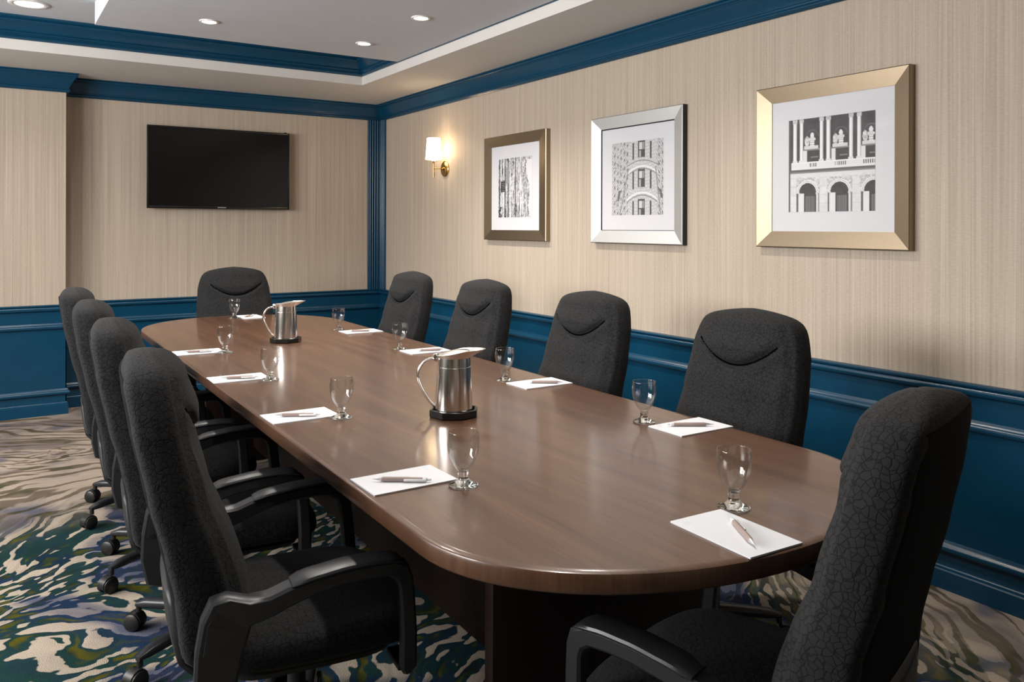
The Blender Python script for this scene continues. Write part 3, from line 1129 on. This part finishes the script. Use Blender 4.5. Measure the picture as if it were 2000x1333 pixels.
        for w0, w1 in ((-.026, -.005), (.005, .026)):
            wl_ = MB().lathe([(.022, w0), (.028, w0 + .004), (.028, w1 - .004), (.022, w1)], 18, axis='x')
            cb.add([(ox + (-sa) * v[0] + ca * v[1], oy + ca * v[0] + sa * v[1], .028 + v[2]) for v in wl_.v], wl_.f)
        # hood over the twin wheels
        hd = []
        for j in range(9):
            an = R(-15 + 190 * j / 8)
            hd.append((math.cos(an), math.sin(an)))
        lp = []
        for w_ in (-.016, .016):
            lp.append([(ox - sa * w_ + ca * .0305 * c_, oy + ca * w_ + sa * .0305 * c_, .030 + .0305 * s2) for c_, s2 in hd] + [(ox - sa * w_ + ca * .026 * c_, oy + ca * w_ + sa * .026 * c_, .030 + .026 * s2) for c_, s2 in hd[::-1]])
        cb.loft(lp)
        cb.build('caster', 'caster_rubber', lg, True)
    return t_


chair = make_chair()
chair.scale = (1, 1, .987)
CG = 'black office chairs round the table'
W1 = 'on the open side of the table'
W2 = 'between the table and the picture wall'
ORD = ('nearest the television wall', 'second from the television wall', 'third from the television wall', 'farthest from the television wall')
spots = []
for i, (x, y, a) in enumerate(((.679, 4.13, -8), (.669, 3.40, -8), (.656, 2.68, -8), (.644, 1.95, -8))):
    spots.append((x, y, a, 'black fabric office chair %s, %s' % (W1, ORD[i])))
for i, (x, y, a) in enumerate(((1.90, 4.57, 180), (1.90, 3.70, 180), (1.89, 2.78, 180), (1.88, 1.90, 180))):
    spots.append((x, y, a, 'black fabric office chair %s, %s' % (W2, ORD[i])))
spots.append((1.425, 5.32, -90, 'black fabric office chair at the table end under the television'))
spots.append((1.256, 1.114, 107.0, 'black fabric office chair turned askew at the table end opposite the television'))
for i, (x, y, a, lab) in enumerate(spots):
    if i == 0:
        chair.location, chair.rotation_euler = (x, y, 0), (0, 0, R(a))
        chair['label'], chair['group'] = lab, CG
    else:
        dup(chair, (x, y, 0), R(a), lab, CG)

# ------------------------------------------------------------------ tableware
PLACE = ['at the open-side place %s' % q for q in ORD] + ['at the picture-side place %s' % q for q in ORD] + ['at the end place under the television', 'at the end place opposite the television']
TOP = TZ + .0003
gob = [(.929, 3.83), (.907, 3.063), (.910, 2.345), (.902, 1.587), (1.660, 4.326), (1.643, 3.495), (1.644, 2.582), (1.646, 1.815), (1.320, 5.213), (1.302, 1.163)]
outer = [(.0001, 0), (.029, 0), (.0322, .0008), (.0330, .0022), (.0322, .0038), (.026, .0062), (.018, .0098), (.0132, .0145), (.0112, .0195), (.0108, .0225), (.0122, .0255), (.0124, .0275), (.0112, .0300), (.0120, .0330), (.0165, .0390), (.0228, .0480), (.0286, .0590), (.0332, .0720), (.0358, .0850), (.0364, .0970), (.0356, .1090), (.0345, .1190), (.0342, .1212), (.0336, .1222)]
inner = [(.0328, .1214), (.0330, .1190), (.0341, .1090), (.0348, .0970), (.0342, .0850), (.0316, .0725), (.0270, .0600), (.0208, .0490), (.0130, .0415), (.0060, .0388), (.0001, .0382)]
g0 = thing('water_goblet', 'x', 'glass')
MB().lathe(outer[:14] + [(.0120, .0335), (.0001, .0335)], 40).build('foot', 'goblet_glass', g0, 'all')
MB().lathe([(.0001, .0338), (.0120, .0338)] + outer[14:] + inner, 44).build('bowl', 'bowl_glass', g0, 'all')
GG = 'glass goblets on the table'
for i, (x, y) in enumerate(gob):
    lab = 'clear glass footed goblet ' + PLACE[i]
    if i == 0:
        g0.location = (x, y, TOP)
        g0['label'], g0['group'] = lab, GG
    else:
        dup(g0, (x, y, TOP), 0, lab, GG)

# pads: long edge runs away from the table edge
pads = [(.830, 3.905, -1), (.815, 3.157, -1), (.813, 2.435, 1), (.807, 1.693, 1), (1.742, 4.204, 0), (1.726, 3.391, 0), (1.724, 2.468, 0), (1.720, 1.698, 0), (1.427, 5.248, 90), (1.195, 1.066, 88)]
pt = thing('note_pad', 'x', 'notepad')
MB().box((-.1025, -.0675, 0), (.1025, .0675, .0028)).build('paper_block', 'paper', pt, False)
MB().box((-.1025, -.0675, .0028), (.1025, .0675, .0032)).build('top_sheet', 'paper', pt, False)
MB().box((.072, .040, .0032), (.084, .052, .0033)).box((.074, .034, .0032), (.082, .037, .0033)).build('logo', 'logo_ink', pt, False)
for i, (x, y, a) in enumerate(pads):
    lab = 'white note pad ' + PLACE[i]
    a2 = a if i < 4 else (a + 180 if i < 8 else (a + 180 if i == 8 else a))
    if i == 0:
        pt.location, pt.rotation_euler = (x, y, TOP), (0, 0, R(a2))
        pt['label'], pt['group'] = lab, 'note pads at the places'
    else:
        dup(pt, (x, y, TOP), R(a2), lab, 'note pads at the places')

pens = [(.823, 3.880, -12), (.812, 3.132, -18), (.799, 2.419, -27), (.793, 1.676, -34), (1.730, 4.180, 160), (1.738, 3.365, 163), (1.733, 2.445, 145), (1.716, 1.696, 148), (1.415, 5.235, 48), (1.195, 1.046, 60)]
pn = thing('ballpoint_pen', 'x', 'pen')
MB().lathe([(.0046, -.045), (.0056, -.040), (.0056, .018), (.0052, .020)], 16, axis='x', c=(0, 0, .0058)).build('grip', 'pen_taupe', pn)
MB().lathe([(.0006, -.068), (.0012, -.064), (.0016, -.060), (.0044, -.046), (.0046, -.045)], 14, axis='x', c=(0, 0, .0058)).build('tip', 'pen_silver', pn)
MB().lathe([(.0050, .020), (.0050, .046), (.0046, .048)], 14, axis='x', c=(0, 0, .0058)).build('barrel', 'pen_taupe', pn)
MB().lathe([(.0052, .048), (.0052, .056), (.0030, .058), (.0028, .066), (.0016, .067)], 14, axis='x', c=(0, 0, .0058)).build('button', 'pen_clear', pn)
MB().bbox((.006, -.0095, .0035), (.056, -.0060, .0085), .001).bbox((.046, -.0085, .0045), (.055, -.002, .0075), .001).build('clip', 'pen_clear', pn)
for i, (x, y, a) in enumerate(pens):
    lab = 'taupe ballpoint pen on the note pad ' + PLACE[i]
    if i == 0:
        pn.location, pn.rotation_euler = (x, y, TOP + .0034), (0, 0, R(a))
        pn['label'], pn['group'] = lab, 'pens on the note pads'
    else:
        dup(pn, (x, y, TOP + .0034), R(a), lab, 'pens on the note pads')


# ------------------------------------------------------------------ pitchers on coasters
def make_coaster():
    o = thing('coaster', 'x', 'coaster')

    def octo(r, z, n=8, off=PI / 8):
        return [(r * math.cos(2 * PI * k / n + off), r * math.sin(2 * PI * k / n + off), z) for k in range(n)]
    MB().loft([octo(.073, 0), octo(.077, .003), octo(.077, .021), octo(.075, .023), octo(.070, .023), octo(.068, .021), octo(.067, .006)]).build('tray', 'black_lacquer', o, True)
    return o


def make_pitcher():
    o = thing('water_pitcher', 'x', 'pitcher')
    MB().lathe([(.0001, 0), (.054, 0), (.0575, .003), (.0580, .008), (.0575, .016), (.0562, .050), (.0540, .095), (.0520, .138), (.0516, .1445), (.0509, .1452), (.0509, .1468), (.0515, .1475), (.0505, .165), (.0500, .174), (.0485, .174), (.0485, .165), (.050, .13), (.055, .02), (.054, .004), (.0001, .003)], 56).build('body', 'chrome', o, True)
    # flared collar with spout
    n = 56
    lo_, hi_, hi2, lo2 = [], [], [], []
    for k in range(n):
        a = 2 * PI * k / n
        c_, s_ = math.cos(a), math.sin(a)
        spout = max(0, c_) ** 5
        r1 = .0500
        r2 = .0535 + .044 * spout + .004 * max(0, -c_) ** 3
        zt = .1790 + .0195 * (.5 + .5 * c_) ** 1.1 + .004 * max(0, -c_) ** 4
        wid = 1 - .25 * spout
        lo_.append((r1 * c_, r1 * s_, .1725))
        hi_.append((r2 * c_, r2 * s_ * wid, zt))
        hi2.append(((r2 - .0016) * c_, (r2 - .0016) * s_ * wid, zt + .0006))
        lo2.append(((r1 - .0016) * c_, (r1 - .0016) * s_, .1735))
    v = lo_ + hi_ + hi2 + lo2
    f = []
    for i in range(4):
        j = (i + 1) % 4
        for k in range(n):
            f.append((i * n + k, i * n + (k + 1) % n, j * n + (k + 1) % n, j * n + k))
    MB().add(v, f).build('collar', 'satin_steel', o, True)
    # domed guard closing the collar, leaving a slot towards the spout
    v, f = [], []
    nr, na = 6, 40
    for i in range(nr + 1):
        for k in range(na + 1):
            a = R(-158) + R(316) * k / na
            c_, s_ = math.cos(a + PI), math.sin(a + PI)
            r_ = .0505 * (i / nr)
            zz = .1775 + .0195 * (.5 + .5 * c_ * (i / nr)) ** 1.1 + .006 * (1 - (i / nr) ** 2)
            v.append((r_ * c_, r_ * s_, zz))
    for i in range(nr):
        for k in range(na):
            f.append((i * (na + 1) + k, i * (na + 1) + k + 1, (i + 1) * (na + 1) + k + 1, (i + 1) * (na + 1) + k))
    k0 = len(v)
    v += [(x, y, z - .0012) for x, y, z in v]
    f += [tuple(q + k0 for q in ff[::-1]) for ff in f]
    MB().add(v, f).build('ice_guard', 'satin_steel', o, True)
    # handle
    hp = [(-.046, .160), (-.062, .167), (-.080, .165), (-.096, .154), (-.106, .137), (-.110, .118), (-.108, .102), (-.101, .084), (-.092, .066), (-.082, .050), (-.072, .036), (-.062, .026), (-.054, .022)]
    P = [Vector((x, 0, z)) for x, z in hp]
    fine = []
    for i in range(len(P) - 1):
        p0, p1, p2, p3 = P[max(i - 1, 0)], P[i], P[i + 1], P[min(i + 2, len(P) - 1)]
        for q in range(4):
            u = q / 4
            fine.append(.5 * ((2 * p1) + (p2 - p0) * u + (2 * p0 - 5 * p1 + 4 * p2 - p3) * u * u + (3 * p1 - p0 - 3 * p2 + p3) * u ** 3))
    fine.append(P[-1])
    MB().tube(fine, .0060, 12, .85, 1.35).build('handle', 'chrome', o, True)
    MB().bbox((-.062, -.008, .160), (-.044, .008, .184), .003).build('hinge', 'chrome', o)
    return o


c0, p0 = make_coaster(), make_pitcher()
for i, (x, y, lab) in enumerate(((1.212, 2.193, 'toward the end opposite the television'), (1.272, 4.034, 'toward the television end'))):
    cl, pl_ = 'black octagonal coaster under the pitcher ' + lab, 'polished steel water pitcher on a coaster, ' + lab
    if i == 0:
        c0.location, c0.rotation_euler = (x, y, TOP), (0, 0, -YAW)
        p0.location, p0.rotation_euler = (x, y, TOP + .0062), (0, 0, -YAW)
        c0['label'], p0['label'] = cl, pl_
        c0['group'], p0['group'] = 'coasters under the pitchers', 'steel pitchers on the table'
    else:
        dup(c0, (x, y, TOP), -YAW, cl)
        dup(p0, (x, y, TOP + .0062), -YAW + .05, pl_)
